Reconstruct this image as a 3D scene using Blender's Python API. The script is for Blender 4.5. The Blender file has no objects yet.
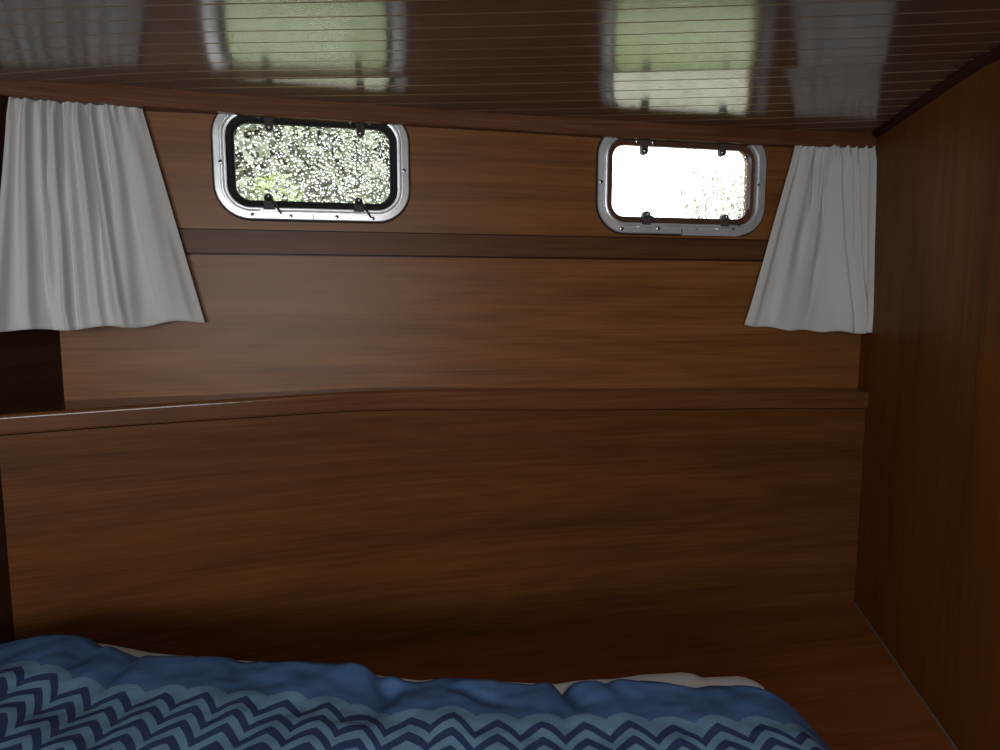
import bpy, bmesh, math, random
from mathutils import Vector, Matrix, noise
random.seed(7)
SC = bpy.context.scene
C = SC.collection

# ------------------------------------------------------------------ camera
F = 694.0
PITCH = math.atan2(80.0, F)
EYE = Vector((0, 0, 1.3))
cam = bpy.data.cameras.new('camera')
cam.sensor_width = 36.0
cam.lens = 36.0 * F / 1000.0
cam.clip_start = 0.02
co = bpy.data.objects.new('camera', cam)
C.objects.link(co)
co.location = EYE
co.rotation_euler = (math.pi / 2 - PITCH, 0, 0)
SC.camera = co
SC.view_settings.view_transform = 'Standard'
SC.view_settings.look = 'None'
SC.view_settings.gamma = 1.0
SC.view_settings.use_curve_mapping = False
SC.view_settings.exposure = 0.0

def sight(x, y):
    a, b, c = x - 500.0, -(y - 375.0), F
    return Vector((a, c * math.cos(PITCH) + b * math.sin(PITCH), b * math.cos(PITCH) - c * math.sin(PITCH)))

# hull wall: a vertical plane, right end further away
WD = Vector((3061.0, 698.6, 0)).normalized()          # along the wall, to the right
WN = Vector((WD.y, -WD.x, 0))                          # into the cabin
WC = (Vector((0, 1.65, 0))).dot(WN)

def on_wall(x, y, off=0.0):
    r = sight(x, y)
    t = (WC + off) / r.dot(WN)
    return EYE + r * t

def on_level(x, y, z):
    r = sight(x, y)
    return EYE + r * ((z - EYE.z) / r.z)

def wall_pt(u, z, off=0.0):
    p = WN * (WC + off) + WD * u
    return Vector((p.x, p.y, z))

def u_of(p):
    return Vector((p.x, p.y, 0)).dot(WD)

def wall_y(x):
    return 1.65 + x * WD.y / WD.x

def lerp_table(tab, x):
    if x <= tab[0][0]:
        (x0, y0), (x1, y1) = tab[0], tab[1]
    elif x >= tab[-1][0]:
        (x0, y0), (x1, y1) = tab[-2], tab[-1]
    else:
        for i in range(len(tab) - 1):
            if tab[i][0] <= x <= tab[i + 1][0]:
                (x0, y0), (x1, y1) = tab[i], tab[i + 1]
                break
    return y0 + (y1 - y0) * (x - x0) / (x1 - x0)

def smooth_table(tab, x):
    """Catmull-Rom through the table."""
    n = len(tab)
    if x <= tab[0][0] or x >= tab[-1][0]:
        return lerp_table(tab, x)
    for i in range(n - 1):
        if tab[i][0] <= x <= tab[i + 1][0]:
            break
    def slope(k):
        if k == 0: return (tab[1][1] - tab[0][1]) / (tab[1][0] - tab[0][0])
        if k == n - 1: return (tab[-1][1] - tab[-2][1]) / (tab[-1][0] - tab[-2][0])
        return (tab[k + 1][1] - tab[k - 1][1]) / (tab[k + 1][0] - tab[k - 1][0])
    h = tab[i + 1][0] - tab[i][0]
    t = (x - tab[i][0]) / h
    m0, m1 = slope(i) * h, slope(i + 1) * h
    return ((2*t**3 - 3*t*t + 1) * tab[i][1] + (t**3 - 2*t*t + t) * m0
            + (-2*t**3 + 3*t*t) * tab[i + 1][1] + (t**3 - t*t) * m1)

# ------------------------------------------------------------------ materials
def new_mat(name):
    m = bpy.data.materials.new(name)
    m.use_nodes = True
    nt = m.node_tree
    b = nt.nodes['Principled BSDF']
    return m, nt, b

def node(nt, kind, **kw):
    n = nt.nodes.new(kind)
    for k, v in kw.items():
        setattr(n, k, v)
    return n

def mathn(nt, op, a, b=None, c=None):
    n = node(nt, 'ShaderNodeMath', operation=op)
    for i, v in enumerate((a, b, c)):
        if v is None: continue
        if isinstance(v, (int, float)): n.inputs[i].default_value = v
        else: nt.links.new(v, n.inputs[i])
    return n.outputs[0]

def dotn(nt, vec, d):
    n = node(nt, 'ShaderNodeVectorMath', operation='DOT_PRODUCT')
    nt.links.new(vec, n.inputs[0])
    n.inputs[1].default_value = d
    return n.outputs['Value']

def ramp(nt, fac, stops):
    r = node(nt, 'ShaderNodeValToRGB')
    el = r.color_ramp.elements
    while len(el) < len(stops): el.new(0.5)
    for e, (p, c) in zip(el, stops):
        e.position = p
        e.color = (*c, 1)
    nt.links.new(fac, r.inputs[0])
    return r.outputs[0]

def wood(name, along, across, dark, mid, light, rough=0.36, seed=0.0, coat=0.0, scale=1.0, bump=0.05, warp=0.12, spec=0.2):
    m, nt, b = new_mat(name)
    g = node(nt, 'ShaderNodeNewGeometry')
    u = dotn(nt, g.outputs['Position'], along)
    v = dotn(nt, g.outputs['Position'], across)
    def tex(su, sv, detail, ro=0.55, shift=0.0, dist=0.0):
        cv = node(nt, 'ShaderNodeCombineXYZ')
        nt.links.new(mathn(nt, 'MULTIPLY', u, su * scale), cv.inputs[0])
        nt.links.new(mathn(nt, 'MULTIPLY', v, sv * scale), cv.inputs[1])
        cv.inputs[2].default_value = seed + shift
        t = node(nt, 'ShaderNodeTexNoise')
        t.inputs['Scale'].default_value = 1.0
        t.inputs['Detail'].default_value = detail
        t.inputs['Roughness'].default_value = ro
        t.inputs['Distortion'].default_value = dist
        nt.links.new(cv.outputs[0], t.inputs['Vector'])
        return t.outputs['Fac']
    broad = tex(0.8, 14.0, 4.0, 0.5, 0.0, 0.4)
    b.inputs['Specular IOR Level'].default_value = spec
    # cathedral figure: bands of a slowly warped field
    figure = tex(0.8, 4.5, 1.5, 0.5, 9.0)
    bands = mathn(nt, 'FRACT', mathn(nt, 'MULTIPLY', figure, 11.0))
    bands = mathn(nt, 'ABSOLUTE', mathn(nt, 'SUBTRACT', bands, 0.5))
    fine = tex(4.5, 240.0, 3.0, 0.65, 4.0)
    mid_f = tex(1.5, 85.0, 4.0, 0.6, 2.0)
    f = mathn(nt, 'MULTIPLY_ADD', broad, 0.40, 0.0)
    f = mathn(nt, 'MULTIPLY_ADD', mid_f, 0.30, f)
    f = mathn(nt, 'MULTIPLY_ADD', fine, 0.44, f)
    f = mathn(nt, 'MULTIPLY_ADD', bands, warp, f)
    col = ramp(nt, f, [(0.36, dark), (0.60, mid), (0.86, light)])
    nt.links.new(col, b.inputs['Base Color'])
    r = mathn(nt, 'MULTIPLY_ADD', fine, 0.16, rough - 0.08)
    nt.links.new(r, b.inputs['Roughness'])
    if coat:
        b.inputs['Coat Weight'].default_value = coat
        b.inputs['Coat Roughness'].default_value = 0.12
    bm_ = node(nt, 'ShaderNodeBump')
    bm_.inputs['Strength'].default_value = bump
    bm_.inputs['Distance'].default_value = 0.002
    nt.links.new(fine, bm_.inputs['Height'])
    nt.links.new(bm_.outputs[0], b.inputs['Normal'])
    return m

UP = (0, 0, 1)
AL = tuple(WD)
T1 = ((0.105, 0.041, 0.013), (0.23, 0.092, 0.027), (0.34, 0.152, 0.053))
M = {}
M['teak_window'] = wood('teak_window_panel', AL, UP, *T1, rough=0.40, seed=1.3, spec=0.32, warp=0.08)
M['teak_panel'] = wood('teak_mid_panel', AL, UP, *T1, rough=0.40, seed=7.7, warp=0.14, spec=0.32)
M['teak_strip'] = wood('teak_strip', AL, UP, (0.06, 0.022, 0.009), (0.125, 0.05, 0.02), (0.19, 0.085, 0.036), rough=0.4, seed=3.1)
M['teak_trim'] = wood('mahogany_trim', AL, UP, (0.06, 0.02, 0.010), (0.15, 0.055, 0.026), (0.27, 0.125, 0.07), rough=0.42, seed=5.2, bump=0.2)
M['teak_shelf'] = wood('teak_shelf', AL, UP, (0.075, 0.024, 0.008), (0.16, 0.058, 0.02), (0.23, 0.095, 0.036), rough=0.3, seed=11.0, coat=0.6)
lean = (WD + Vector((0, 0, 0.10))).normalized()
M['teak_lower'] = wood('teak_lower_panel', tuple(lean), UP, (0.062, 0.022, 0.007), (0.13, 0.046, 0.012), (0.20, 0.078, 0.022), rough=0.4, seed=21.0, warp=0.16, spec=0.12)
M['teak_board'] = wood('teak_bunk_board', AL, (0.2, -1, 0), (0.12, 0.036, 0.009), (0.26, 0.085, 0.022), (0.34, 0.125, 0.038), rough=0.4, seed=15.0)
M['teak_right'] = wood('teak_bulkhead', UP, (0.2, 0.98, 0), (0.11, 0.037, 0.007), (0.225, 0.076, 0.012), (0.29, 0.105, 0.02), rough=0.5, spec=0.1, seed=33.0, warp=0.03, scale=0.8)
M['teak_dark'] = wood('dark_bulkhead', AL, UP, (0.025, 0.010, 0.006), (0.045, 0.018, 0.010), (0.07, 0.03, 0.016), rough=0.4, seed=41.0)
M['teak_cove'] = wood('dark_corner_moulding', (0.2, 0.98, 0), UP, (0.03, 0.011, 0.006), (0.05, 0.018, 0.010), (0.07, 0.028, 0.015), rough=0.6, seed=44.0, spec=0.05)

def simple(name, col, rough=0.5, metal=0.0, var=0.0, sc=40.0):
    m, nt, b = new_mat(name)
    b.inputs['Roughness'].default_value = rough
    b.inputs['Metallic'].default_value = metal
    if var:
        t = node(nt, 'ShaderNodeTexNoise')
        t.inputs['Scale'].default_value = sc
        t.inputs['Detail'].default_value = 3
        g = node(nt, 'ShaderNodeNewGeometry')
        nt.links.new(g.outputs['Position'], t.inputs['Vector'])
        c = ramp(nt, t.outputs['Fac'], [(0.3, tuple(k * (1 - var) for k in col)), (0.7, tuple(min(1, k * (1 + var)) for k in col))])
        nt.links.new(c, b.inputs['Base Color'])
    else:
        b.inputs['Base Color'].default_value = (*col, 1)
    return m

M['alu'] = simple('brushed_aluminium', (0.80, 0.82, 0.85), 0.36, 0.5, 0.08, 30)
M['rubber'] = simple('black_rubber', (0.004, 0.004, 0.006), 0.75, 0, 0.2, 50)
M['sash_reflect'] = simple('sash_wood_reflection', (0.12, 0.058, 0.036), 0.35, 0, 0.2, 50)  # black sash; the wood reflected in it is painted on as brown
M['plastic'] = simple('black_plastic', (0.014, 0.014, 0.016), 0.55, 0, 0.15, 60)
M['grey_plastic'] = simple('grey_latch_plastic', (0.09, 0.08, 0.08), 0.35, 0, 0.15, 60)
M['steel'] = simple('screw_steel', (0.55, 0.55, 0.56), 0.25, 1.0, 0.08, 80)
M['slot'] = simple('screw_recess', (0.02, 0.02, 0.02), 0.5, 0, 0.2, 90)
M['grass'] = simple('grass', (0.165, 0.20, 0.062), 0.9, 0, 0.35, 5)
M['path'] = simple('pale_gravel', (0.74, 0.66, 0.59), 0.9, 0, 0.12, 9)
M['leaf'] = simple('leaves_grey_green', (0.21, 0.22, 0.155), 0.6, 0, 0.5, 3)
M['leaf_light'] = simple('leaves_yellow_green', (0.20, 0.245, 0.085), 0.6, 0, 0.4, 4)
M['leaf_pale'] = simple('leaves_pale', (0.42, 0.43, 0.36), 0.6, 0, 0.3, 4)
M['bark'] = simple('bark', (0.08, 0.065, 0.05), 0.9, 0, 0.3, 20)
M['sole'] = wood('cabin_sole', (1, 0, 0), (0, 1, 0), *T1, seed=60.0)

# ceiling: varnished planks with pale caulked seams
def ceiling_mat():
    m, nt, b = new_mat('varnished_ceiling_planks')
    g = node(nt, 'ShaderNodeNewGeometry')
    d = Vector((0.0735, 1, 0)).normalized()
    v = dotn(nt, g.outputs['Position'], tuple(d))
    s = mathn(nt, 'FRACT', mathn(nt, 'DIVIDE', mathn(nt, 'SUBTRACT', v, PLANK0), PLANKW))
    dist = mathn(nt, 'MULTIPLY', mathn(nt, 'ABSOLUTE', mathn(nt, 'SUBTRACT', s, 0.5)), PLANKW)   # 0 at a seam
    seam = mathn(nt, 'LESS_THAN', dist, 0.0028)
    u = dotn(nt, g.outputs['Position'], (d.y, -d.x, 0))
    cv = node(nt, 'ShaderNodeCombineXYZ')
    nt.links.new(mathn(nt, 'MULTIPLY', u, 2.0), cv.inputs[0])
    nt.links.new(mathn(nt, 'MULTIPLY', v, 70.0), cv.inputs[1])
    t = node(nt, 'ShaderNodeTexNoise')
    t.inputs['Scale'].default_value = 1.0
    t.inputs['Detail'].default_value = 4
    nt.links.new(cv.outputs[0], t.inputs['Vector'])
    base = ramp(nt, t.outputs['Fac'], [(0.3, (0.13, 0.08, 0.052)), (0.7, (0.19, 0.12, 0.078))])
    mx = node(nt, 'ShaderNodeMix', data_type='RGBA')
    nt.links.new(seam, mx.inputs['Factor'])
    nt.links.new(base, mx.inputs[6])
    mx.inputs[7].default_value = (0.50, 0.34, 0.20, 1)
    nt.links.new(mx.outputs[2], b.inputs['Base Color'])
    nt.links.new(mathn(nt, 'MULTIPLY_ADD', seam, 0.30, 0.17), b.inputs['Roughness'])
    b.inputs['Specular IOR Level'].default_value = 1.0
    return m

# fabric
def curtain_mat():
    m, nt, b = new_mat('grey_linen')
    g = node(nt, 'ShaderNodeTexCoord')
    w1 = node(nt, 'ShaderNodeTexNoise')
    mp = node(nt, 'ShaderNodeMapping')
    mp.inputs['Scale'].default_value = (160, 420, 1)
    nt.links.new(g.outputs['UV'], mp.inputs[0])
    nt.links.new(mp.outputs[0], w1.inputs['Vector'])
    w1.inputs['Scale'].default_value = 1.0
    col = ramp(nt, w1.outputs['Fac'], [(0.2, (0.62, 0.63, 0.62)), (0.8, (0.74, 0.745, 0.73))])
    nt.links.new(col, b.inputs['Base Color'])
    b.inputs['Roughness'].default_value = 0.9
    b.inputs['Specular IOR Level'].default_value = 0.15
    bp = node(nt, 'ShaderNodeBump')
    bp.inputs['Strength'].default_value = 0.1
    bp.inputs['Distance'].default_value = 0.001
    nt.links.new(w1.outputs['Fac'], bp.inputs['Height'])
    nt.links.new(bp.outputs[0], b.inputs['Normal'])
    return m
M['curtain'] = curtain_mat()

def duvet_mat():
    """UV in metres: u along the bed edge, v from the far edge. Plain band first, then rows of leaf chevrons."""
    m, nt, b = new_mat('chevron_cotton')
    tc = node(nt, 'ShaderNodeTexCoord')
    sp = node(nt, 'ShaderNodeSeparateXYZ')
    nt.links.new(tc.outputs['UV'], sp.inputs[0])
    u, v = sp.outputs[0], sp.outputs[1]
    fr = mathn(nt, 'FRACT', mathn(nt, 'DIVIDE', u, CHEV_U))
    tri = mathn(nt, 'MULTIPLY', mathn(nt, 'ABSOLUTE', mathn(nt, 'SUBTRACT', fr, 0.5)), 2.0)     # 0 at a peak, 1 in a valley
    sm = node(nt, 'ShaderNodeMapRange', interpolation_type='SMOOTHSTEP')
    nt.links.new(tri, sm.inputs['Value'])
    # each leaf is a slightly bowed S
    lean_ = mathn(nt, 'MULTIPLY_ADD', mathn(nt, 'MULTIPLY', tri, tri), 0.35, mathn(nt, 'MULTIPLY', tri, 0.65))
    vv = mathn(nt, 'SUBTRACT', mathn(nt, 'DIVIDE', mathn(nt, 'SUBTRACT', v, BAND_V), CHEV_V), mathn(nt, 'MULTIPLY', lean_, 1.0))
    row = mathn(nt, 'FRACT', vv)
    stripe = mathn(nt, 'GREATER_THAN', row, 0.50)
    # the first light row has scalloped tops
    top = mathn(nt, 'GREATER_THAN', mathn(nt, 'SUBTRACT', mathn(nt, 'DIVIDE', mathn(nt, 'SUBTRACT', v, BAND_V), CHEV_V),
                mathn(nt, 'MULTIPLY', mathn(nt, 'MULTIPLY', tri, tri), 0.45)), 0.0)
    below = mathn(nt, 'GREATER_THAN', vv, 0.0)
    nz = node(nt, 'ShaderNodeTexNoise')
    nz.inputs['Scale'].default_value = 260.0
    nz.inputs['Detail'].default_value = 2
    nt.links.new(tc.outputs['UV'], nz.inputs['Vector'])
    mxa = node(nt, 'ShaderNodeMix', data_type='RGBA')
    nt.links.new(mathn(nt, 'MULTIPLY', stripe, below), mxa.inputs['Factor'])
    mxa.inputs[6].default_value = (*LIGHT_BLUE, 1)
    mxa.inputs[7].default_value = (*NAVY, 1)
    mxb = node(nt, 'ShaderNodeMix', data_type='RGBA')
    nt.links.new(top, mxb.inputs['Factor'])
    mxb.inputs[6].default_value = (*BAND_BLUE, 1)
    nt.links.new(mxa.outputs[2], mxb.inputs[7])
    mxc = node(nt, 'ShaderNodeMix', data_type='RGBA', blend_type='MULTIPLY')
    mxc.inputs['Factor'].default_value = 0.35
    nt.links.new(mxb.outputs[2], mxc.inputs[6])
    nt.links.new(nz.outputs['Fac'], mxc.inputs[7])
    nt.links.new(mxc.outputs[2], b.inputs['Base Color'])
    b.inputs['Roughness'].default_value = 0.85
    b.inputs['Specular IOR Level'].default_value = 0.2
    return m
CHEV_U, CHEV_V, BAND_V = 0.060, 0.035, 0.332
LIGHT_BLUE, NAVY, BAND_BLUE = (0.20, 0.38, 0.58), (0.045, 0.075, 0.20), (0.095, 0.20, 0.43)
M['sheet'] = simple('white_cotton', (0.75, 0.74, 0.72), 0.9, 0, 0.04, 60)

def pane_mat():
    m = bpy.data.materials.new('window_glass')
    m.use_nodes = True
    nt = m.node_tree
    nt.nodes.clear()
    out = node(nt, 'ShaderNodeOutputMaterial')
    tr = node(nt, 'ShaderNodeBsdfTransparent')
    tr.inputs['Color'].default_value = (0.93, 0.96, 0.95, 1)
    gl = node(nt, 'ShaderNodeBsdfGlossy')
    gl.inputs['Roughness'].default_value = 0.02
    fr = node(nt, 'ShaderNodeFresnel')
    fr.inputs['IOR'].default_value = 1.45
    # gloss mixed over clear glass by viewing angle
    mx = node(nt, 'ShaderNodeMixShader')
    nt.links.new(fr.outputs[0], mx.inputs[0])
    nt.links.new(tr.outputs[0], mx.inputs[1])
    nt.links.new(gl.outputs[0], mx.inputs[2])
    nt.links.new(mx.outputs[0], out.inputs[0])
    return m
M['pane'] = pane_mat()

def water_mat():
    m = bpy.data.materials.new('rain_water')
    m.use_nodes = True
    nt = m.node_tree
    nt.nodes.clear()
    out = node(nt, 'ShaderNodeOutputMaterial')
    g = node(nt, 'ShaderNodeBsdfGlass')
    g.inputs['IOR'].default_value = 1.33
    g.inputs['Roughness'].default_value = 0.0
    nt.links.new(g.outputs[0], out.inputs[0])
    return m
M['water'] = water_mat()

# ------------------------------------------------------------------ object helpers
def obj(name, bm, mat, parent=None, smooth=False, kind=None):
    me = bpy.data.meshes.new(name)
    bmesh.ops.recalc_face_normals(bm, faces=bm.faces[:])
    if smooth:
        for f in bm.faces: f.smooth = True
    bm.to_mesh(me)
    bm.free()
    me.materials.append(mat)
    o = bpy.data.objects.new(name, me)
    C.objects.link(o)
    if parent:
        o.parent = parent
        o.matrix_parent_inverse = parent.matrix_basis.inverted()
    if kind: o['kind'] = kind
    return o

def empty(name, loc):
    o = bpy.data.objects.new(name, None)
    C.objects.link(o)
    o.location = loc
    o.empty_display_size = 0.05
    return o

def tag(o, label, cat, group=None, kind=None):
    o['label'] = label
    o['category'] = cat
    if group: o['group'] = group
    if kind: o['kind'] = kind
    return o

def struct(o, label=None, cat=None):
    o['kind'] = 'structure'
    if label: o['label'] = label
    if cat: o['category'] = cat
    return o

def loft(bm, rings, closed=False, caps=True):
    """rings of equal length -> quads; closed: each ring is a loop."""
    vs = [[bm.verts.new(p) for p in r] for r in rings]
    n = len(vs[0])
    for a, b in zip(vs[:-1], vs[1:]):
        for i in range(n if closed else n - 1):
            j = (i + 1) % n
            bm.faces.new((a[i], a[j], b[j], b[i]))
    if closed and caps:
        bm.faces.new(vs[0])
        bm.faces.new(list(reversed(vs[-1])))
    return vs

def bevel(bm, w, seg=2):
    bmesh.ops.bevel(bm, geom=[e for e in bm.edges if len(e.link_faces) == 2 and e.calc_face_angle(0) > 0.6],
                    offset=w, segments=seg, profile=0.5, affect='EDGES')

def rrect(w, h, r, n=8):
    pts = []
    r = max(r, 0.0005)
    for cx, cy, a0 in ((w/2 - r, h/2 - r, 0), (-w/2 + r, h/2 - r, 90), (-w/2 + r, -h/2 + r, 180), (w/2 - r, -h/2 + r, 270)):
        for k in range(n + 1):
            a = math.radians(a0 + 90.0 * k / n)
            pts.append((cx + r * math.cos(a), cy + r * math.sin(a)))
    return pts

# ------------------------------------------------------------------ main levels and lines
Z_BOARD = EYE.z - 0.825
PANEL = [(-1.15, 1.165), (-0.94, 1.276), (-0.66, 1.403), (-0.43, 1.492), (-0.19, 1.577), (0.281, 1.69), (0.60, 1.744), (0.946, 1.795), (1.1, 1.815)]
def panel_y(x): return smooth_table(PANEL, x)
SHELF_Z = [(-1.1, -0.222), (-0.93, -0.2205), (-0.55, -0.2155), (-0.28, -0.2125), (0.2, -0.228), (0.68, -0.241), (0.95, -0.250), (1.1, -0.254)]
def shelf_z(x): return EYE.z + smooth_table(SHELF_Z, x)

# bulkheads (vertical planes) meet the hull wall here
RC = on_wall(858, 385)
RDIR = Vector((140.0, 698.6, 0)).normalized()
LC = on_wall(62, 365)
LDIR = Vector((0.15, 0.987, 0)).normalized()
def right_pt(dist, z):      # dist measured from the hull wall towards the stern side
    p = RC - RDIR * dist
    return Vector((p.x, p.y, z))
def left_pt(dist, z):
    p = LC - LDIR * dist
    return Vector((p.x, p.y, z))

Z_TOP = EYE.z + 0.47
REAR_Y = -1.0

# trim along the hull wall under the ceiling: front face traced at its own distance from the wall
TRIM_OFF = [(-80, 0.115), (0, 0.098), (60, 0.076), (110, 0.056), (160, 0.038), (220, 0.027), (320, 0.023), (500, 0.022), (880, 0.03), (960, 0.032)]
TRIM_TOP = [(-80, 71.6), (0, 78), (160, 90.2), (320, 102), (460, 111.8), (580, 118.8), (740, 127), (880, 131.8), (960, 134)]
TRIM_BOT = [(-80, 89), (0, 95.0), (160, 107), (320, 118.8), (500, 129.4), (620, 136.6), (760, 143.8), (880, 148.3), (960, 151)]

# ------------------------------------------------------------------ hull wall: window panel with two openings
def win_from_px(l, r, top, bot, yl, yr):
    """outer frame of a window in wall coordinates (u0,u1,z0,z1)"""
    a, b_ = on_wall(l, yl), on_wall(r, yr)
    xm = (l + r) / 2
    return u_of(a), u_of(b_), on_wall(xm, bot).z, on_wall(xm, top).z
W1 = win_from_px(214.0, 408.8, 105.5, 220.6, 170, 178)
W2 = win_from_px(597.0, 764.0, 129.5, 234.4, 185, 190)
WR = 0.072

def sheet_with_holes(outer, holes, thick, back=True):
    """outer and holes are (u,z) loops on the wall plane; extruded outward"""
    bm = bmesh.new()
    for loop in [outer] + holes:
        vs = [bm.verts.new(wall_pt(u, z, 0)) for u, z in loop]
        for i in range(len(vs)):
            bm.edges.new((vs[i], vs[(i + 1) % len(vs)]))
    bmesh.ops.triangle_fill(bm, use_beauty=True, edges=bm.edges[:], normal=WN)
    r = bmesh.ops.extrude_face_region(bm, geom=bm.faces[:])
    bmesh.ops.translate(bm, vec=-WN * thick, verts=[v for v in r['geom'] if isinstance(v, bmesh.types.BMVert)])
    return bm

U_L = u_of(LC) - 0.03
U_R = u_of(RC) + 0.03
z_s1 = on_wall(400, 231.5).z
z_s2 = on_wall(500, 257.5).z
def hole(w, inset=0.0255):
    cx, cz = (w[0] + w[1]) / 2, (w[2] + w[3]) / 2
    return [(cx + x, cz + y) for x, y in rrect(w[1] - w[0] - 2 * inset, w[3] - w[2] - 2 * inset, WR - inset, 8)]
wall_back = obj('wall_back', sheet_with_holes([(U_L, z_s1 - 0.002), (U_R, z_s1 - 0.002), (U_R, Z_TOP), (U_L, Z_TOP)], [hole(W1), hole(W2)], 0.05), M['teak_window'])
struct(wall_back, 'varnished teak hull wall panel around the two small windows', 'wall')

def wall_slab(name, z0, z1, off, thick, mat, parent=None, bev=0.002, u0=None, u1=None, zf=None):
    bm = bmesh.new()
    n = 24
    ua, ub = (U_L if u0 is None else u0), (U_R if u1 is None else u1)
    rings = []
    for i in range(n + 1):
        u = ua + (ub - ua) * i / n
        zz0 = zf(wall_pt(u, 0).x) if zf else z0
        rings.append([wall_pt(u, zz0, off), wall_pt(u, z1, off), wall_pt(u, z1, off - thick), wall_pt(u, zz0, off - thick)])
    loft(bm, rings, closed=True)
    if bev: bevel(bm, bev, 2)
    return obj(name, bm, mat, parent)
# narrow strip under the windows with a small reveal at each edge, then the mid panel
strip = wall_slab('trim_1', z_s2 + 0.002, z_s1 - 0.005, 0.005, 0.05, M['teak_strip'])
struct(strip, 'narrow darker teak strip running along the hull wall below both windows', 'trim')
mid = wall_slab('wall_side', 0, z_s2 - 0.002, 0.0, 0.05, M['teak_panel'], zf=lambda x: Z_BOARD - 0.02)
struct(mid, 'wide teak hull panel between the strip under the windows and the ledge', 'wall')
backing = wall_slab('trim_4', z_s2 - 0.02, z_s1 + 0.015, -0.012, 0.03, M['teak_dark'], bev=0)
struct(backing)

# ------------------------------------------------------------------ ledge and lower panel
XL, XR = -1.06, 1.06
def clip_left(y): return LC.x + (y - LC.y) * LDIR.x / LDIR.y
def clip_right(y): return RC.x + (y - RC.y) * RDIR.x / RDIR.y
def solve_x(fn, clip, x0):
    x = x0
    for _ in range(30):
        x = clip(fn(x))
    return x
n = 60
bm = bmesh.new()
front = lambda x: panel_y(x) - 0.014
xa, xb = solve_x(front, clip_left, -0.95), solve_x(front, clip_right, 0.95)
xwa, xwb = LC.x, RC.x
SHELF_T = [(-1.1, 0.037), (-0.93, 0.0375), (-0.5, 0.041), (0.0, 0.047), (0.3, 0.048), (0.95, 0.043), (1.1, 0.043)]
rings = []
for i in range(n + 1):
    t = i / n
    xf = xa + (xb - xa) * t
    xw = xwa + (xwb - xwa) * t
    zf_, zb_ = shelf_z(xf), shelf_z(xw)
    yf = front(xf)
    yw = wall_y(xw) - 0.0005
    th = smooth_table(SHELF_T, xf)
    nrm = Vector((WN.x, WN.y, 0))
    prof = [(0.0, -th), (-0.001, -th + 0.004)] + [(0.0065 - 0.008 * math.cos(math.radians(a)), -0.008 + 0.008 * math.sin(math.radians(a))) for a in (0, 12, 24, 36, 48, 60, 75, 90)]
    ring = []
    for dy, dz in prof:
        ring.append(Vector((xf, yf + dy, zf_ + dz)))
    ring.append(Vector((xw, yw, zb_)))
    ring.append(Vector((xw, yw, zb_ - th)))
    rings.append(ring)
loft(bm, rings, closed=True)
shelf = obj('shelf', bm, M['teak_shelf'])
tag(shelf, 'curved varnished teak ledge along the hull wall below the windows', 'shelf')

bm = bmesh.new()
rings = []
xa2, xb2 = solve_x(panel_y, clip_left, -0.95), solve_x(panel_y, clip_right, 0.95)
for i in range(n + 1):
    x = xa2 - 0.0 + (xb2 - xa2) * i / n
    y = panel_y(x)
    zt = shelf_z(x) - smooth_table(SHELF_T, x)
    zt -= 0.005
    rings.append([Vector((x, y, zt + 0.001)), Vector((x, y + 0.0, Z_BOARD - 0.02)), Vector((x, y + 0.02, Z_BOARD - 0.02)), Vector((x, y + 0.02, zt + 0.001))])
loft(bm, rings, closed=True)
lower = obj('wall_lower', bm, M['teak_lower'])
struct(lower, 'large curved teak panel between the ledge and the bunk board', 'wall')

# ------------------------------------------------------------------ bulkheads, rear wall, cabin sole
def prism(pts, thick_vec):
    bm = bmesh.new()
    loft(bm, [pts, [p + thick_vec for p in pts]], closed=True)
    return bm
rn = Vector((RDIR.y, -RDIR.x, 0)) * 0.03
ln = Vector((-LDIR.y, LDIR.x, 0)) * 0.03
RD = (RC.y - REAR_Y) / RDIR.y
LD = (LC.y - REAR_Y) / LDIR.y
wr = obj('wall_right', prism([right_pt(-0.06, 0), right_pt(RD, 0), right_pt(RD, Z_TOP), right_pt(-0.06, Z_TOP)], rn), M['teak_right'])
struct(wr, 'dark reddish veneered bulkhead at the right end of the bunk', 'wall')
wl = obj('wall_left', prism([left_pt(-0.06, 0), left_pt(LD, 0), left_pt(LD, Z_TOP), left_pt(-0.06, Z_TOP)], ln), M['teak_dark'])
struct(wl, 'very dark wooden bulkhead behind the left curtain', 'wall')
fl = obj('floor', prism([Vector((-1.7, -1.2, 0)), Vector((1.4, -1.2, 0)), Vector((1.4, 1.9, 0)), Vector((-1.7, 1.6, 0))], Vector((0, 0, -0.04))), M['sole'])
struct(fl)
# rear wall with an opening added for light, left of centre, behind the camera
OX0, OX1, OZ0, OZ1 = -0.85, 0.35, 1.05, 1.50
bm = bmesh.new()
xl, xr = left_pt(LD, 0).x - 0.05, right_pt(RD, 0).x + 0.05
for (x0, x1, z0, z1) in ((xl, OX0, 0, Z_TOP), (OX1, xr, 0, Z_TOP), (OX0, OX1, 0, OZ0), (OX0, OX1, OZ1, Z_TOP)):
    loft(bm, [[Vector((x0, REAR_Y, z0)), Vector((x1, REAR_Y, z0)), Vector((x1, REAR_Y, z1)), Vector((x0, REAR_Y, z1))],
              [Vector((x0, REAR_Y - 0.03, z0)), Vector((x1, REAR_Y - 0.03, z0)), Vector((x1, REAR_Y - 0.03, z1)), Vector((x0, REAR_Y - 0.03, z1))]], closed=True)
struct(obj('wall_rear', bm, M['teak_dark']))

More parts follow.
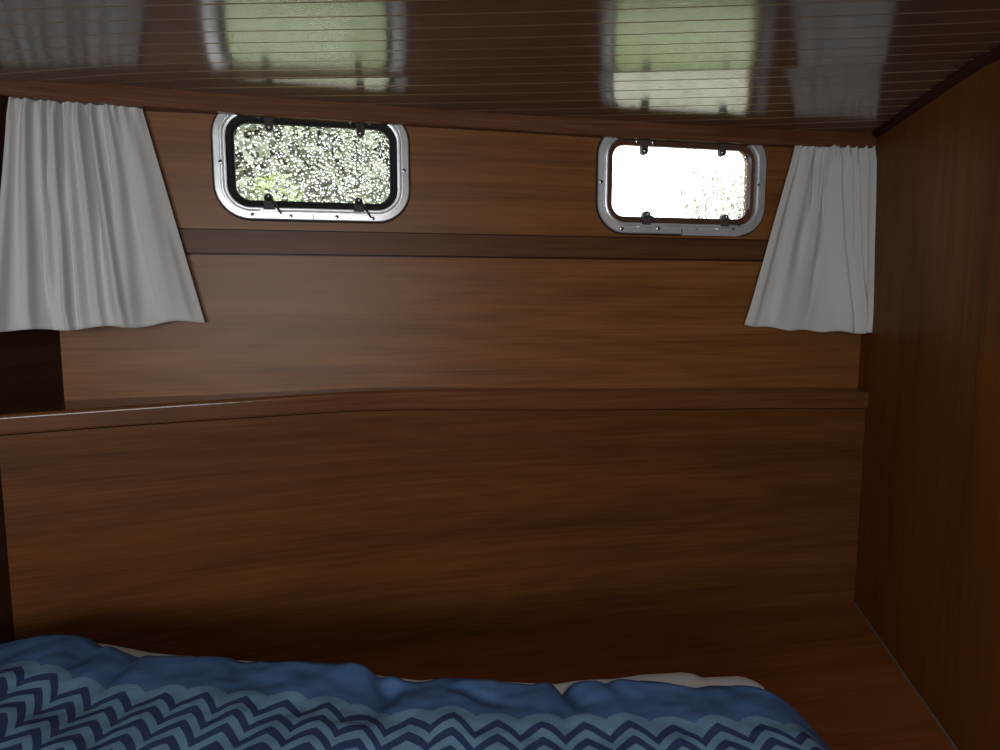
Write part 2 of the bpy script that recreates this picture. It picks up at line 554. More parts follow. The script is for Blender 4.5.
# bunk board
bm = bmesh.new()
top = []
for i in range(41):
    x = xa2 + (xb2 - xa2) * i / 40
    top.append(Vector((x, panel_y(x) - 0.0005, Z_BOARD)))
yb = 0.15
top.append(Vector((clip_right(yb) - 0.001, yb, Z_BOARD)))
top.append(Vector((clip_left(yb) + 0.001, yb, Z_BOARD)))
loft(bm, [top, [p - Vector((0, 0, 0.02)) for p in top]], closed=True)
board = obj('bunk_board', bm, M['teak_board'])
tag(board, 'bare varnished teak bunk board beside the blue duvet', 'bed base')
# bunk front below the board
bm = bmesh.new()
loft(bm, [[Vector((clip_left(yb) + 0.001, yb, 0)), Vector((clip_right(yb) - 0.001, yb, 0)), Vector((clip_right(yb) - 0.001, yb, Z_BOARD - 0.02)), Vector((clip_left(yb) + 0.001, yb, Z_BOARD - 0.02))],
          [Vector((clip_left(yb) + 0.001, yb + 0.02, 0)), Vector((clip_right(yb) - 0.001, yb + 0.02, 0)), Vector((clip_right(yb) - 0.001, yb + 0.02, Z_BOARD - 0.02)), Vector((clip_left(yb) + 0.001, yb + 0.02, Z_BOARD - 0.02))]], closed=True)
obj('front_panel', bm, M['teak_board'], board)
# thin sealant bead where the board meets the right bulkhead
bm = bmesh.new()
rings = []
for k in range(21):
    y = 0.16 + (panel_y(xb2) - 0.004 - 0.16) * k / 20
    x = clip_right(y)
    rings.append([Vector((x - 0.001, y, Z_BOARD)), Vector((x - 0.004, y, Z_BOARD + 0.0002)), Vector((x - 0.001, y, Z_BOARD + 0.004))])
loft(bm, rings, closed=True)
struct(obj('trim_5', bm, simple('grey_sealant', (0.16, 0.13, 0.12), 0.6, 0, 0.2, 60)))

# ------------------------------------------------------------------ ceiling and its trims
def trim_front(px, table):
    off = smooth_table(TRIM_OFF, px)
    return on_wall(px, smooth_table(table, px), off)
PXS = [-80 + 1040 * k / 52 for k in range(53)]
tops = [trim_front(p, TRIM_TOP) for p in PXS]
bots = [trim_front(p, TRIM_BOT) for p in PXS]
PLANKW = 0.0608
PLANK0 = 1.597 * 0.9973 - PLANKW * 0.5

KINK_V = 1.365 * 0.9973
KINK_S = -0.085
KINK_A = 0.012
PL_DIR = Vector((0.0735, 1, 0)).normalized()
def ceil_z(x, y):
    """level beside the hull wall, then a shallow fall from the fifth plank on"""
    zt = lerp_table([(p.x, p.z) for p in tops], max(tops[0].x, min(tops[-1].x, x))) + 0.0015
    v = Vector((x, y, 0)).dot(PL_DIR)
    return zt + KINK_A * ((1.597 - v)) + (KINK_S - KINK_A) * max(0.0, KINK_V - v)
bm = bmesh.new()
rings = []
nx = 40
VS = [REAR_Y - 0.1 + (KINK_V - REAR_Y + 0.1) * k / 12 for k in range(13)] + [KINK_V + 0.80 * k / 10 for k in range(1, 11)]
for v in VS:
    ring = []
    for i in range(nx + 1):
        x = -1.55 + 2.85 * i / nx
        y = min(v / PL_DIR.y - x * PL_DIR.x / PL_DIR.y, wall_y(x) + 0.03)
        ring.append(Vector((x, y, ceil_z(x, y))))
    rings.append(ring)
loft(bm, rings)
M['ceiling'] = ceiling_mat()
ceil = obj('ceiling', bm, M['ceiling'])
struct(ceil, 'glossy varnished plank ceiling with pale seams', 'ceiling')
print('trim tops z', [round(p.z - EYE.z, 3) for p in tops[::6]], 'x', [round(p.x, 2) for p in tops[::6]])
print('trim bots z', [round(p.z - EYE.z, 3) for p in bots[::6]])

bm = bmesh.new()
rings = []
for a, b_ in zip(tops, bots):
    zc = ceil_z(a.x, a.y) + 0.004
    wy = wall_y(b_.x)
    rings.append([Vector((b_.x, b_.y, b_.z)), Vector((b_.x, b_.y - 0.002, b_.z + 0.003)),
                  Vector((a.x, a.y - 0.001, a.z - 0.002)), Vector((a.x, a.y, max(zc, a.z))),
                  Vector((a.x, wy, max(zc, a.z))), Vector((b_.x, wy, b_.z))])
loft(bm, rings, closed=True)
t2 = obj('trim_2', bm, M['teak_trim'])
struct(t2, 'reddish wooden rail where the plank ceiling meets the window wall', 'trim')

# quarter-round where the ceiling meets the right bulkhead
bm = bmesh.new()
rings = []
for k in range(31):
    d = 0.03 + (RD - 0.03) * k / 30
    p = right_pt(d, 0)
    q = Vector((-RDIR.y, RDIR.x, 0))
    zc = ceil_z(p.x, p.y)
    w = 0.014
    prof = [(0.0, 0.003), (w, 0.003), (w, -0.004), (w * 0.8, -w * 0.6), (w * 0.4, -w * 0.95), (0.0, -w * 1.1)]
    rings.append([Vector((p.x + q.x * a, p.y + q.y * a, zc + b_)) for a, b_ in prof])
loft(bm, rings, closed=True)
t3 = obj('trim_3', bm, M['teak_cove'])
struct(t3, 'dark moulding between the ceiling and the right bulkhead', 'trim')

# ------------------------------------------------------------------ windows
def local(w, x, y, off):
    return wall_pt((w[0] + w[1]) / 2 + x, (w[2] + w[3]) / 2 + y, off)

def ring_sweep(w, prof, rad=WR, nn=10):
    """closed profile [(inset, off)] swept round the rounded outline"""
    W_, H_ = w[1] - w[0], w[3] - w[2]
    rings = []
    for ins, off in prof + [prof[0]]:
        rings.append([local(w, x, y, off) for x, y in rrect(W_ - 2 * ins, H_ - 2 * ins, rad - ins, nn)])
    bm = bmesh.new()
    loft(bm, rings, closed=True, caps=False)
    bmesh.ops.remove_doubles(bm, verts=bm.verts[:], dist=1e-6)
    return bm

def disc(bm, c, r, h, nrm, seg=14, dome=0.0):
    """short domed cylinder standing on c along nrm"""
    nrm = nrm.normalized()
    t1 = nrm.orthogonal().normalized()
    t2 = nrm.cross(t1)
    prof = [(1.0, 0.0), (1.0, h * 0.7), (0.8, h), (0.35, h + dome)]
    rings = []
    for k, hh in prof:
        rings.append([c + (t1 * math.cos(2*math.pi*i/seg) + t2 * math.sin(2*math.pi*i/seg)) * r * k + nrm * hh for i in range(seg)])
    loft(bm, rings, closed=True)

def rod(bm, a, b_, r0, r1, seg=10):
    d = (b_ - a).normalized()
    t1 = d.orthogonal().normalized()
    t2 = d.cross(t1)
    rings = []
    for k, r in ((0, r0 * .6), (0.04, r0), (0.5, (r0 + r1) / 2), (0.96, r1), (1, r1 * .6)):
        c = a + (b_ - a) * k
        rings.append([c + (t1 * math.cos(2*math.pi*i/seg) + t2 * math.sin(2*math.pi*i/seg)) * r for i in range(seg)])
    loft(bm, rings, closed=True)

def plate(w, outline, off0, off1):
    bm = bmesh.new()
    loft(bm, [[local(w, x, y, off0) for x, y in outline], [local(w, x, y, off1) for x, y in outline]], closed=True)
    bevel(bm, 0.0012, 2)
    return bm

PANE_OFF = -0.012
def window(num, w, sash_mat, latch_mat, ndrops, rr, px_marks, seed, split):
    root = empty('window_%d' % num, local(w, 0, -(w[3] - w[2]) / 2, 0))
    root['kind'] = 'structure'
    W_, H_ = w[1] - w[0], w[3] - w[2]
    obj('seal', ring_sweep(w, [(-0.0035, 0.0002), (-0.0035, 0.003), (0.001, 0.004), (0.001, 0.0002)]), M['rubber'], root)
    fr = obj('frame', ring_sweep(w, [(0, 0.0003), (0, 0.006), (0.002, 0.0085), (0.0135, 0.0095), (0.0142, 0.0035), (0.0168, 0.0035), (0.0175, 0.0105),
                                (0.0205, 0.0115), (0.0213, 0.0065), (0.0232, 0.0065), (0.0255, 0.006), (0.0265, -0.030), (0.024, -0.030), (0.024, 0.0003)]), M['alu'], root)
    # joint of the two frame halves
    bm = bmesh.new()
    x = split
    y0 = -H_ / 2
    loft(bm, [[local(w, x - .0008, y0 + .001, 0.0065), local(w, x + .0008, y0 + .001, 0.0065), local(w, x + .0008, y0 + .0135, 0.0065), local(w, x - .0008, y0 + .0135, 0.0065)],
              [local(w, x - .0008, y0 + .001, 0.0102), local(w, x + .0008, y0 + .001, 0.0102), local(w, x + .0008, y0 + .0135, 0.0102), local(w, x - .0008, y0 + .0135, 0.0102)]], closed=True)
    obj('joint', bm, M['slot'], fr)
    if num == 2:   # a cover strip screwed over the right half of the lower rail, sitting a little low
        xs0, xs1 = split + 0.001, W_ / 2 - 0.075
        ol = [(xs0, y0 - .003), (xs1, y0 - .003), (xs1 + .012, y0 + .0005), (xs1 + .012, y0 + .012), (xs0, y0 + .012)]
        obj('cover_strip', plate(w, ol, 0.004, 0.0118), M['alu'], root)
    sash = obj('sash', ring_sweep(w, [(0.0262, -0.018), (0.0262, -0.004), (0.028, -0.002), (0.036, -0.003), (0.0412, -0.006), (0.0420, -0.014), (0.036, -0.018), (0.0262, -0.018)]), sash_mat, root)
    bm = bmesh.new()
    ins = 0.0365
    vs = [bm.verts.new(local(w, x, y, PANE_OFF)) for x, y in rrect(W_ - 2*ins, H_ - 2*ins, WR - ins, 10)]
    bm.faces.new(vs)
    pane = obj('pane', bm, M['pane'], root)
    # raindrops standing on the outer face
    rnd = random.Random(seed)
    bm = bmesh.new()
    placed = []
    tries = 0
    gw, gh = W_ / 2 - 0.041, H_ / 2 - 0.041
    while len(placed) < ndrops and tries < ndrops * 60:
        tries += 1
        r = rr * rnd.choice((0.55, 0.7, 0.8, 0.9, 1.0, 1.15, 1.45)) * rnd.uniform(0.85, 1.1)
        x, y = rnd.uniform(-gw, gw), rnd.uniform(-gh, gh)
        if num == 2:
            dens = 0.25 + 0.75 * max(0, min(1, (x / gw * 0.5 + 0.5) * 0.8 + (-y / gh * 0.5 + 0.5) * 0.7 - 0.35))
            if rnd.random() > dens: continue
        else:
            dens = 0.35 + 0.65 * min(1, max(0, x / gw * 0.7 + 0.6))
            if rnd.random() > dens: continue
        if any((x - a)**2 + (y - b_)**2 < ((r + c) * 1.02)**2 for a, b_, c in placed): continue
        placed.append((x, y, r))
        seg = 10
        ph = rnd.uniform(0, 6.28)
        el = rnd.uniform(0.9, 1.2)
        sk = rnd.uniform(-0.15, 0.15)
        rings = []
        for k, hgt in ((1.0, 0.0), (0.93, 0.22), (0.74, 0.43), (0.42, 0.57)):
            rings.append([local(w, x + r*k*math.cos(ph + 2*math.pi*i/seg)*(1 + 0.1*math.sin(2*i + ph)) + sk*hgt*r, y + r*k*el*math.sin(ph + 2*math.pi*i/seg) - 0.12*hgt*r, PANE_OFF - 0.0004 - hgt*r) for i in range(seg)])
        vs = loft(bm, rings, closed=True, caps=False)
        bm.faces.new(vs[0])
        tip = bm.verts.new(local(w, x + sk*.62*r, y - 0.08*r, PANE_OFF - 0.0004 - 0.62*r))
        for i in range(seg):
            bm.faces.new((vs[-1][i], vs[-1][(i + 1) % seg], tip))
    dr = obj('raindrops', bm, M['water'], pane, smooth=True, kind='stuff')
    # hinge lugs at the top, latches at the bottom, screws round the frame
    for px, py in px_marks['lug']:
        p = on_wall(px, py, 0.003)
        cx, cz = u_of(p) - (w[0] + w[1]) / 2, p.z - (w[2] + w[3]) / 2
        hw = 0.0085
        ol = [(cx - hw*1.25, cz + 0.026), (cx - hw, cz + 0.010)] + [(cx + hw*math.cos(math.radians(a)), cz + hw*math.sin(math.radians(a))) for a in range(180, 361, 20)] + [(cx + hw, cz + 0.010), (cx + hw*1.25, cz + 0.026)]
        lug = obj('hinge_lug', plate(w, ol, -0.010, 0.003), latch_mat, root)
        bm = bmesh.new()
        disc(bm, local(w, cx, cz, 0.003), 0.0042, 0.0016, WN, dome=0.0006)
        sc_ = obj('screw', bm, M['steel'], lug)
        for sx in (-0.021, 0.021):
            bm = bmesh.new()
            disc(bm, local(w, cx + sx, cz + 0.0215, 0.0005), 0.0045, 0.003, WN, dome=0.001)
            obj('bushing', bm, M['steel'], lug)
    for px, py in px_marks['latch']:
        p = on_wall(px, py, 0.0)
        cx, cz = u_of(p) - (w[0] + w[1]) / 2, p.z - (w[2] + w[3]) / 2
        ol = [(cx - 0.0115, cz - 0.026), (cx + 0.0125, cz - 0.026), (cx + 0.010, cz - 0.006)] + [(cx + 0.0088*math.cos(math.radians(a)), cz + 0.0088*math.sin(math.radians(a))) for a in range(0, 181, 20)] + [(cx - 0.0095, cz - 0.006)]
        lt = obj('latch', plate(w, ol, -0.004, 0.010), latch_mat, root)
        bm = bmesh.new()
        disc(bm, local(w, cx, cz, 0.010), 0.0078, 0.007, WN, dome=0.002)
        obj('knob', bm, latch_mat, lt)
        bm = bmesh.new()
        disc(bm, local(w, cx + 0.0005, cz + 0.001, 0.0187), 0.003, 0.0012, WN, dome=0.0005)
        obj('screw', bm, M['steel'], lt)
        bm = bmesh.new()
        if num == 1:
            rod(bm, local(w, cx + 0.008, cz - 0.005, 0.012), local(w, cx + 0.026, cz - 0.036, 0.022), 0.0025, 0.0019)
        else:
            rod(bm, local(w, cx + 0.006, cz - 0.003, 0.013), local(w, cx + 0.036, cz - 0.020, 0.020), 0.0028, 0.0022)
        obj('lever', bm, latch_mat, lt)
        bm = bmesh.new()
        for k in (0, 1):
            pass
        ol = [(cx - 0.018, cz - 0.030), (cx + 0.018, cz - 0.030), (cx + 0.018, cz - 0.0265), (cx - 0.018, cz - 0.0265)]
        obj('latch_plate', plate(w, ol, 0.004, 0.0125), M['alu'], lt)
    for px, py in px_marks['screw']:
        p = on_wall(px, py, 0.0098)
        bm = bmesh.new()
        disc(bm, Vector(p) - WN * 0.0004, 0.0042, 0.0012, WN, dome=0.0003)
        s = obj('screw', bm, M['steel'], root)
        s['label'] = 'steel screw with a dark cross recess'
        bm = bmesh.new()
        a = random.uniform(0, 3.14)
        for k in range(2):
            d = WD * math.cos(a + k*1.57) + Vector((0, 0, math.sin(a + k*1.57)))
            e = WN.cross(d)
            c = Vector(p) + WN * 0.0009
            q = [c + d*s1*0.0030 + e*s2*0.0009 for s1, s2 in ((1, 1), (1, -1), (-1, -1), (-1, 1))]
            loft(bm, [q, [v + WN * 0.0004 for v in q]], closed=True)
        obj('recess', bm, M['slot'], s)
    return root

w1o = window(1, W1, M['rubber'], M['plastic'], 1050, 0.0023, dict(
    lug=[(269, 127), (360.5, 133)], latch=[(269, 198), (358.5, 202)],
    screw=[(220.5, 161.5), (404, 170.5), (252.5, 214.5), (291, 216), (337, 217), (373, 218.5)]), 5, -0.005)
struct(w1o, 'left window, aluminium framed, its glass thickly specked with raindrops', 'window')
w2o = window(2, W2, M['sash_reflect'], M['grey_plastic'], 620, 0.0026, dict(
    lug=[(645, 151), (723, 152.5)], latch=[(645, 215), (723, 218)],
    screw=[(601.3, 181.8), (759, 185), (622, 228.5), (658.5, 228.6), (697, 230.2), (733, 230)]), 11, -0.005)
struct(w2o, 'right window, aluminium framed, with a bright white sky behind', 'window')

# ------------------------------------------------------------------ curtains
def curtain(name, tl, tr, bl, br, off_top, off_bot, folds, seed, sag, hem_dir, nx=180, ny=70):
    """tl.. are picture corners traced on the plane they hang in; off tables give the distance from the hull wall along the width"""
    bm = bmesh.new()
    uvl = bm.loops.layers.uv.new('UVMap')
    grid = []
    rnd = random.Random(seed)
    for j in range(ny + 1):
        t = j / ny
        row = []
        for i in range(nx + 1):
            s = i / nx
            # cloth gathers at the top: fold phase is shared, folds fan out downwards
            px = (tl[0] + (tr[0] - tl[0]) * s) * (1 - t) + (bl[0] + (br[0] - bl[0]) * s) * t
            py = (tl[1] + (tr[1] - tl[1]) * s) * (1 - t) + (bl[1] + (br[1] - bl[1]) * s) * t
            py += sag(s) * t ** 3
            off = lerp_table(off_top, s) * (1 - t) + lerp_table(off_bot, s) * t
            d = 0.0
            for (c, wdt, amp, t0, t1, drift) in folds:
                cc = c + drift * t
                k = (s - cc) / (abs(wdt) * (1.5 if (s < cc) == (wdt > 0) else 0.6))
                if abs(k) < 3:
                    fade = min(1, max(0, (t - t0 + 0.08) / 0.16)) * min(1, max(0, (t1 - t + 0.1) / 0.2))
                    d += amp * 1.3 * math.exp(-k * k) * fade
            gather = 0.0045 * math.exp(-t * 9) * math.sin(s * 95 + 2 * math.sin(s * 17))
            wob = 0.004 * (noise.noise(Vector((s * 7, t * 2.0, seed))) )
            p = on_wall(px, py, off)
            p = p + WN * (d + gather + wob)
            row.append(bm.verts.new(p))
        grid.append(row)
    for j in range(ny):
        for i in range(nx):
            f = bm.faces.new((grid[j][i], grid[j][i + 1], grid[j + 1][i + 1], grid[j + 1][i]))
            for l, (a, b_) in zip(f.loops, ((i, j), (i + 1, j), (i + 1, j + 1), (i, j + 1))):
                l[uvl].uv = (a / nx, 1 - b_ / ny)
    o = obj(name, bm, M['curtain'], smooth=True)
    md = o.modifiers.new('thickness', 'SOLIDIFY')
    md.thickness = 0.0016
    md.offset = 0
    return o

rnd = random.Random(3)
# left curtain folds: centre, width, height, start, end, drift
FL = [(0.03, 0.04, 0.012, 0, 1, 0.01), (0.14, 0.035, 0.015, 0, 1, 0.05), (0.25, -0.025, 0.014, 0, 0.85, 0.03), (0.335, 0.03, 0.014, 0, 1, 0.035),
      (0.43, -0.024, 0.015, 0, 1, 0.00), (0.52, 0.03, 0.016, 0, 1, 0.00), (0.62, 0.030, 0.015, 0, 1, 0.01),
      (0.76, 0.06, 0.014, 0.0, 1, -0.10), (0.90, 0.07, 0.008, 0, 0.9, -0.05), (0.80, -0.05, 0.007, 0.45, 1, 0.03), (0.93, 0.04, 0.006, 0.6, 1, 0.0),
      (0.285, 0.012, -0.010, 0, 0.35, 0.0), (0.38, 0.012, -0.008, 0, 0.4, 0.0), (0.57, 0.012, -0.010, 0, 0.6, 0.0), (0.70, 0.016, -0.008, 0.0, 0.5, -0.05),
      (0.37, -0.02, 0.010, 0.5, 1, 0.0), (0.22, 0.03, -0.006, 0.5, 1, 0.06)]
cl = curtain('curtain', (11, 97), (141, 106), (-8, 331), (205, 320.5),
             [(0, 0.076), (0.4, 0.052), (1, 0.022)], [(0, 0.185), (0.35, 0.11), (1, 0.022)], FL, 2.0,
             lambda s: 2.2 * math.sin(s * 3.1) + 2.2 * math.sin(s * 19 + 1) * (0.4 + 0.6 * s), 1)
tag(cl, 'pale grey curtain at the left, beside the rain-specked window', 'curtain', 'grey curtains')
FR = [(0.05, 0.06, 0.008, 0, 1, 0.0), (0.17, -0.05, 0.009, 0.0, 1, 0.06), (0.36, 0.09, 0.008, 0.15, 1, 0.10), (0.50, 0.055, 0.020, 0, 1, 0.30),
      (0.66, 0.03, 0.014, 0, 0.5, 0.2), (0.76, 0.03, 0.012, 0, 1, 0.14), (0.87, 0.022, 0.012, 0, 1, 0.05), (0.97, 0.025, 0.010, 0, 1, 0.0),
      (0.30, 0.018, -0.008, 0, 0.3, 0.12), (0.42, 0.016, -0.009, 0, 0.32, 0.12), (0.58, 0.014, -0.010, 0.02, 0.8, 0.24),
      (0.30, 0.04, -0.006, 0.4, 0.65, 0.02), (0.55, 0.05, -0.005, 0.6, 1, -0.1), (0.93, 0.014, -0.008, 0, 1, 0.0)]
cr = curtain('curtain', (794, 145), (875, 147), (743.5, 324.5), (874.5, 331.5),
             [(0, 0.018), (1, 0.022)], [(0, 0.022), (0.7, 0.05), (1, 0.078)], FR, 5.0,
             lambda s: 3.5 * math.sin(min(1, s * 2.2) * 1.57) - 1.5 * s + 0.9 * math.sin(s * 24), -1)
tag(cr, 'pale grey curtain at the right, between the bright window and the bulkhead', 'curtain', 'grey curtains')

# ------------------------------------------------------------------ duvet
# silhouette of the far edge in the picture -> plan, at the height of the puffed rim
RIM = [(-60, 652), (0, 645), (40, 639.5), (85, 640), (110, 643.5), (150, 654.5), (190, 658), (230, 657.5), (290, 662), (325, 663), (368, 668), (385, 673),
       (420, 681), (440, 677), (455, 675.5), (490, 680), (540, 682.5), (557, 685), (572, 682), (600, 680), (650, 681.5), (690, 682), (740, 679), (765, 679.5), (785, 689)]
RIM_Z = [(-60, 0.225), (40, 0.235), (120, 0.225), (200, 0.222), (330, 0.220), (420, 0.205), (455, 0.213), (540, 0.208), (557, 0.198), (600, 0.212), (700, 0.212), (785, 0.20)]
NA, NB = 260, 120
BX1 = 0.535          # right edge in plan at board level
AX0 = -1.05
FAR = []
for px, py in RIM:
    z = Z_BOARD + lerp_table(RIM_Z, px)
    p = on_level(px, py, z)
    FAR.append((p.x, p.y))
print('FAR', [(round(a, 3), round(b_, 3)) for a, b_ in FAR])
FARZ = [(on_level(px, 665, Z_BOARD + h).x, h) for px, h in RIM_Z]
CREASES = [  # picture point at the far rim, picture point where it dies, depth, width
    ((371, 668), (392, 716), 0.018, 0.014), ((556, 684), (582, 722), 0.024, 0.012), ((604, 694), (622, 716), 0.010, 0.012),
    ((648, 684), (700, 700), 0.012, 0.011), ((128, 686), (100, 720), 0.012, 0.016), ((385, 712), (365, 748), 0.014, 0.02),
    ((240, 690), (225, 735), 0.008, 0.02), ((470, 712), (520, 730), 0.008, 0.012), ((90, 676), (40, 735), 0.012, 0.02)]
CR = [(on_level(*a, Z_BOARD + 0.21), on_level(*b_, Z_BOARD + 0.21), d, w_) for a, b_, d, w_ in CREASES]
def seg_dist(p, a, b_):
    ab = Vector((b_.x - a.x, b_.y - a.y)); ap = Vector((p[0] - a.x, p[1] - a.y))
    t = max(-0.25, min(1.2, ap.dot(ab) / ab.length_squared))
    return (ap - ab * t).length, t
RXE, RYE = 0.15, 0.085     # how far the rounded edges reach inwards
def duvet_point(a, b_):
    """a: metres of cloth from the right edge, b_: metres of cloth from the far edge (both from board level)."""
    # quarter ellipse roll-over
    def roll(s, r, h):
        L = 0.5 * math.pi * math.sqrt((r * r + h * h) / 2)
        if s < L:
            th = 0.5 * math.pi * s / L
            return r * (1 - math.cos(th)), math.sin(th)
        return r + (s - L), 1.0
    dx, fx = roll(a, RXE, 0.21)
    dy, fy = roll(b_, RYE, 0.21)
    x = BX1 - dx
    yfar = smooth_table(FAR, min(x, FAR[-1][0])) + RIM_BACK
    c = max(0.0, x - 0.27)
    yfar -= 1.4 * c * c + 4.0 * c ** 3
    y = yfar - dy
    h = smooth_table(FARZ, max(FARZ[0][0], min(FARZ[-1][0], x)))
    inner = max(0, dy - RYE)
    h += 0.026 + 0.012 * (1 - math.exp(-inner / 0.15))
    nzv = noise.noise(Vector((x * 6.5, y * 7.5, 1.7))) * 0.010 + noise.noise(Vector((x * 17, y * 15, 4.2))) * 0.0045
    nzv += noise.noise(Vector((x * 45, y * 30, 9.2))) * 0.0018 + noise.noise(Vector((x * 30 + y * 20, y * 60 - x * 12, 2.2))) * 0.0016
    h += nzv
    for p0, p1, dep, wd_ in CR:
        dd, t = seg_dist((x, y), p0, p1)
        fade = max(0, min(1, 1.15 - t))
        h -= dep * fade * math.exp(-(dd / wd_) ** 2)
    f = fx * fy
    # soft bulge so the rim overhangs a little
    return Vector((x, y, Z_BOARD + 0.002 + max(0.0, h) * f))
RIM_BACK = 0.028
bm = bmesh.new()
uvl = bm.loops.layers.uv.new('UVMap')
LA = BX1 - AX0 + 0.08
LB = 1.05
def stretch(k, n_):      # denser near the edge
    t = k / n_
    return t * (0.55 + 0.45 * t)
grid = []
for j in range(NB + 1):
    b_ = LB * stretch(j, NB)
    row = []
    for i in range(NA + 1):
        a = LA * (i / NA)
        p = duvet_point(a, b_)
        p.x = max(p.x, clip_left(p.y) + 0.004 + 0.002 * noise.noise(p * 9))
        row.append((bm.verts.new(p), a, b_))
    grid.append(row)
def uv_of(e): return (LA - e[1], e[2])
for j in range(NB):
    for i in range(NA):
        q = (grid[j][i], grid[j][i + 1], grid[j + 1][i + 1], grid[j + 1][i])
        f = bm.faces.new([e[0] for e in q])
        for l, e in zip(f.loops, q):
            l[uvl].uv = uv_of(e)
M['duvet'] = duvet_mat()
duv = obj('duvet', bm, M['duvet'], smooth=True)
tag(duv, 'puffy blue duvet with a navy and pale blue chevron pattern on the bunk', 'duvet')

# white sheet showing along the far rim of the duvet
WHITE = [(76, 645, 0.0), (88, 643, 0.0), (105, 644.2, 1.6), (125, 648.0, 2.2), (150, 653.0, 2.4), (180, 656.0, 2.2), (196, 657, 1.0), (205, 658, -2), (280, 664, -4), (380, 676, -4), (412, 680, 0), (421, 681, 1.6), (428, 680, -1),
         (450, 679, -4), (536, 684, -2), (548, 683, 1), (555, 684.5, 2), (563, 683.5, 2.2), (573, 681.5, 1.2), (590, 680, 0.2), (612, 679.5, 0.4), (626, 677.5, 4.0), (642, 675.0, 7),
         (668, 673.8, 8.5), (682, 672.6, 10), (694, 674.5, 9), (702, 678, 6.5), (716, 677.3, 7.5), (727, 677, 7.2), (736, 676.4, 8.5), (746, 678, 7), (756, 682, 4), (764, 688, 0.5), (770, 697, -3), (775, 712, -3)]
bm = bmesh.new()
rings = []
topz = [(w_[0], w_[1]) for w_ in WHITE]
for k in range(241):
    px = 70 + 705 * k / 240
    py = lerp_table(topz, px)
    pz = 0.192 + 0.004 * noise.noise(Vector((px * 0.05, 0, 3)))
    p = on_level(px, py, Z_BOARD + pz)
    d = Vector((p.x, p.y, 0)).normalized()
    w1_ = 0.006 * noise.noise(Vector((px * 0.09, 2, 3)))
    rings.append([Vector((p.x, p.y, 0)) - d * 0.10 + Vector((0, 0, Z_BOARD + 0.11)),
                  p - d * 0.030 + Vector((0, 0, -0.022 + w1_)),
                  p - d * 0.013 + Vector((0, 0, -0.0055 + w1_ * 0.4)),
                  p,
                  p + d * 0.012 + Vector((0, 0, -0.012)),
                  p + d * 0.018 + Vector((0, 0, -0.045 + w1_)),
                  p + d * 0.012 + Vector((0, 0, -0.10)),
                  Vector((p.x, p.y, Z_BOARD + 0.001)) + d * (0.02 + w1_)])
loft(bm, rings)
sh = obj('bed_sheet', bm, M['sheet'], smooth=True)
md = sh.modifiers.new('thickness', 'SOLIDIFY'); md.thickness = 0.0012; md.offset = 0
tag(sh, 'crumpled white sheet edge peeking out behind the blue duvet', 'sheet')

# ------------------------------------------------------------------ outdoors
def flat(name, x0, x1, y0, y1, z, mat):
    bm = bmesh.new()
    loft(bm, [[Vector((x0, y0, z)), Vector((x1, y0, z)), Vector((x1, y1, z)), Vector((x0, y1, z))],
              [Vector((x0, y0, z - .05)), Vector((x1, y0, z - .05)), Vector((x1, y1, z - .05)), Vector((x0, y1, z - .05))]], closed=True)
    return struct(obj(name, bm, mat))
GZ = EYE.z - 0.36
bm = bmesh.new()
q = [wall_pt(-40, GZ, -0.12), wall_pt(40, GZ, -0.12), wall_pt(40, GZ, -60), wall_pt(-40, GZ, -60)]
loft(bm, [q, [p - Vector((0, 0, 0.05)) for p in q]], closed=True)
struct(obj('ground', bm, M['grass']))
QN = WD * 0.5
bm = bmesh.new()
q = [wall_pt(-6, EYE.z - 0.30, -1.58), wall_pt(8, EYE.z - 0.30, -1.58), wall_pt(8, EYE.z - 0.30, -2.02), wall_pt(-6, EYE.z - 0.30, -2.02)]
loft(bm, [q, [p - Vector((0, 0, 0.08)) for p in q]], closed=True)
struct(obj('path', bm, M['path']), 'pale paving outside the windows', 'path')

def plant(name, x, y, h, r, base, nleaf, leaf, mat, label, cat, seed, flat_=0.8):
    rnd = random.Random(seed)
    root = empty(name, (x, y, GZ))
    tag(root, label, cat)
    bm = bmesh.new()
    c = Vector((x, y, GZ + base + (h - base) / 2))
    blobs = [(c + Vector((rnd.gauss(0, r*.5), rnd.gauss(0, r*.35), rnd.gauss(0, (h-base)*.25))), r * rnd.uniform(0.3, 0.6)) for _ in range(26)]
    for _ in range(nleaf):
        bc, br = rnd.choice(blobs)
        d = Vector((rnd.gauss(0, 1), rnd.gauss(0, 1), rnd.gauss(0, 1))).normalized()
        p = bc + d * br * rnd.uniform(0.6, 1.0)
        if p.z < GZ + 0.05: continue
        n1 = Vector((rnd.gauss(0, 1), rnd.gauss(0, 1), rnd.gauss(0, 1))).normalized()
        n2 = n1.orthogonal().normalized()
        l = leaf * rnd.uniform(0.6, 1.3)
        q = [p - n1*l, p + n2*l*.4, p + n1*l, p - n2*l*.4]
        bm.faces.new([bm.verts.new(v) for v in q])
    obj('foliage', bm, mat, root, kind=None)
    bm = bmesh.new()
    rings = []
    for k in range(8):
        t = k / 7
        cc = Vector((x + 0.06*math.sin(t*4), y, GZ + t * h * 0.75))
        rad = 0.02 * h * (1 - 0.7*t) + 0.015
        rings.append([cc + Vector((math.cos(2*math.pi*i/10), math.sin(2*math.pi*i/10), 0)) * rad for i in range(10)])
    loft(bm, rings, closed=True)
    obj('trunk', bm, M['bark'], root)
    return root
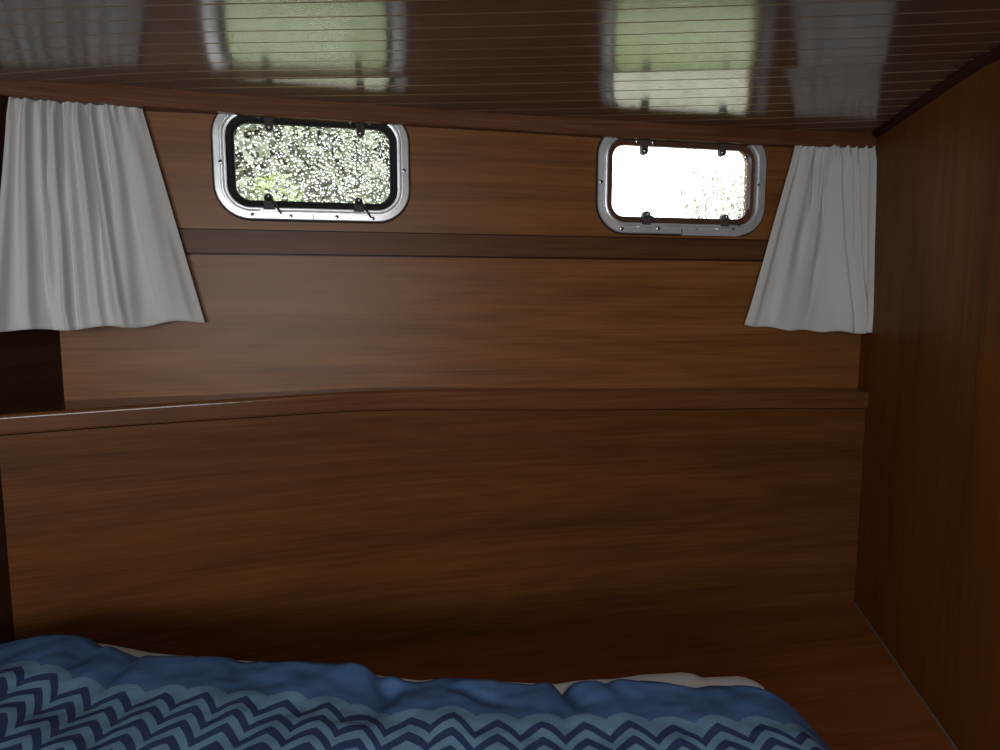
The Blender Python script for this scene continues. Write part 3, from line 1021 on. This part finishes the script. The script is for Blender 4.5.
plant('tree', -2.9, 10.4, 5.4, 2.9, 0.2, 42000, 0.09, M['leaf'], 'broad grey-green tree seen through the rain-specked left window', 'tree', 1)
plant('bush', -2.3, 5.6, 1.30, 0.45, 0.1, 3500, 0.045, M['leaf_light'], 'yellow-green bush low in the left half of the rain-specked window', 'bush', 2)
plant('tree', 4.6, 13.5, 2.7, 1.3, 0.2, 2600, 0.09, M['leaf_pale'], 'pale tree low behind the bright right window', 'tree', 4)

# ------------------------------------------------------------------ light
w = bpy.data.worlds.new('overcast_sky')
SC.world = w
w.use_nodes = True
bg = w.node_tree.nodes['Background']
bg.inputs[0].default_value = (0.93, 0.97, 1.0, 1)
bg.inputs[1].default_value = 4.5

def area(name, loc, rot, sx, sy, power, col, portal=False):
    l = bpy.data.lights.new(name, 'AREA')
    l.shape = 'RECTANGLE'
    l.size, l.size_y = sx, sy
    l.energy = power
    l.color = col
    if portal: l.cycles.is_portal = True
    o = bpy.data.objects.new(name, l)
    C.objects.link(o)
    o.location = loc
    o.rotation_euler = rot
    return o
# added fill lamp in the unseen rear opening, on top of the sky
area('rear_opening_fill', ((OX0 + OX1) / 2, REAR_Y - 0.01, (OZ0 + OZ1) / 2), (math.pi / 2, 0, 0), OX1 - OX0, OZ1 - OZ0, 11.5, (1.0, 0.98, 0.95))
# added fill lamp under the closed ceiling, brightens board and duvet
area('overhead_fill', (0.15, -0.15, ceil_z(0.15, -0.15) - 0.03), (math.radians(12), 0, 0), 0.5, 0.5, 3.8, (0.93, 0.97, 1.0))
yaw = math.atan2(WD.y, WD.x)
for wv in (W1, W2):
    area('window_portal', local(wv, 0, 0, -0.055), (-math.pi / 2, 0, yaw), wv[1] - wv[0] - 0.05, wv[3] - wv[2] - 0.05, 1.0, (1, 1, 1), True)
area('rear_opening_portal', ((OX0 + OX1) / 2, REAR_Y - 0.035, (OZ0 + OZ1) / 2), (math.pi / 2, 0, 0), OX1 - OX0, OZ1 - OZ0, 1.0, (1, 1, 1), True)
SC.cycles.caustics_refractive = False
SC.cycles.caustics_reflective = True
SC.cycles.transparent_max_bounces = 16
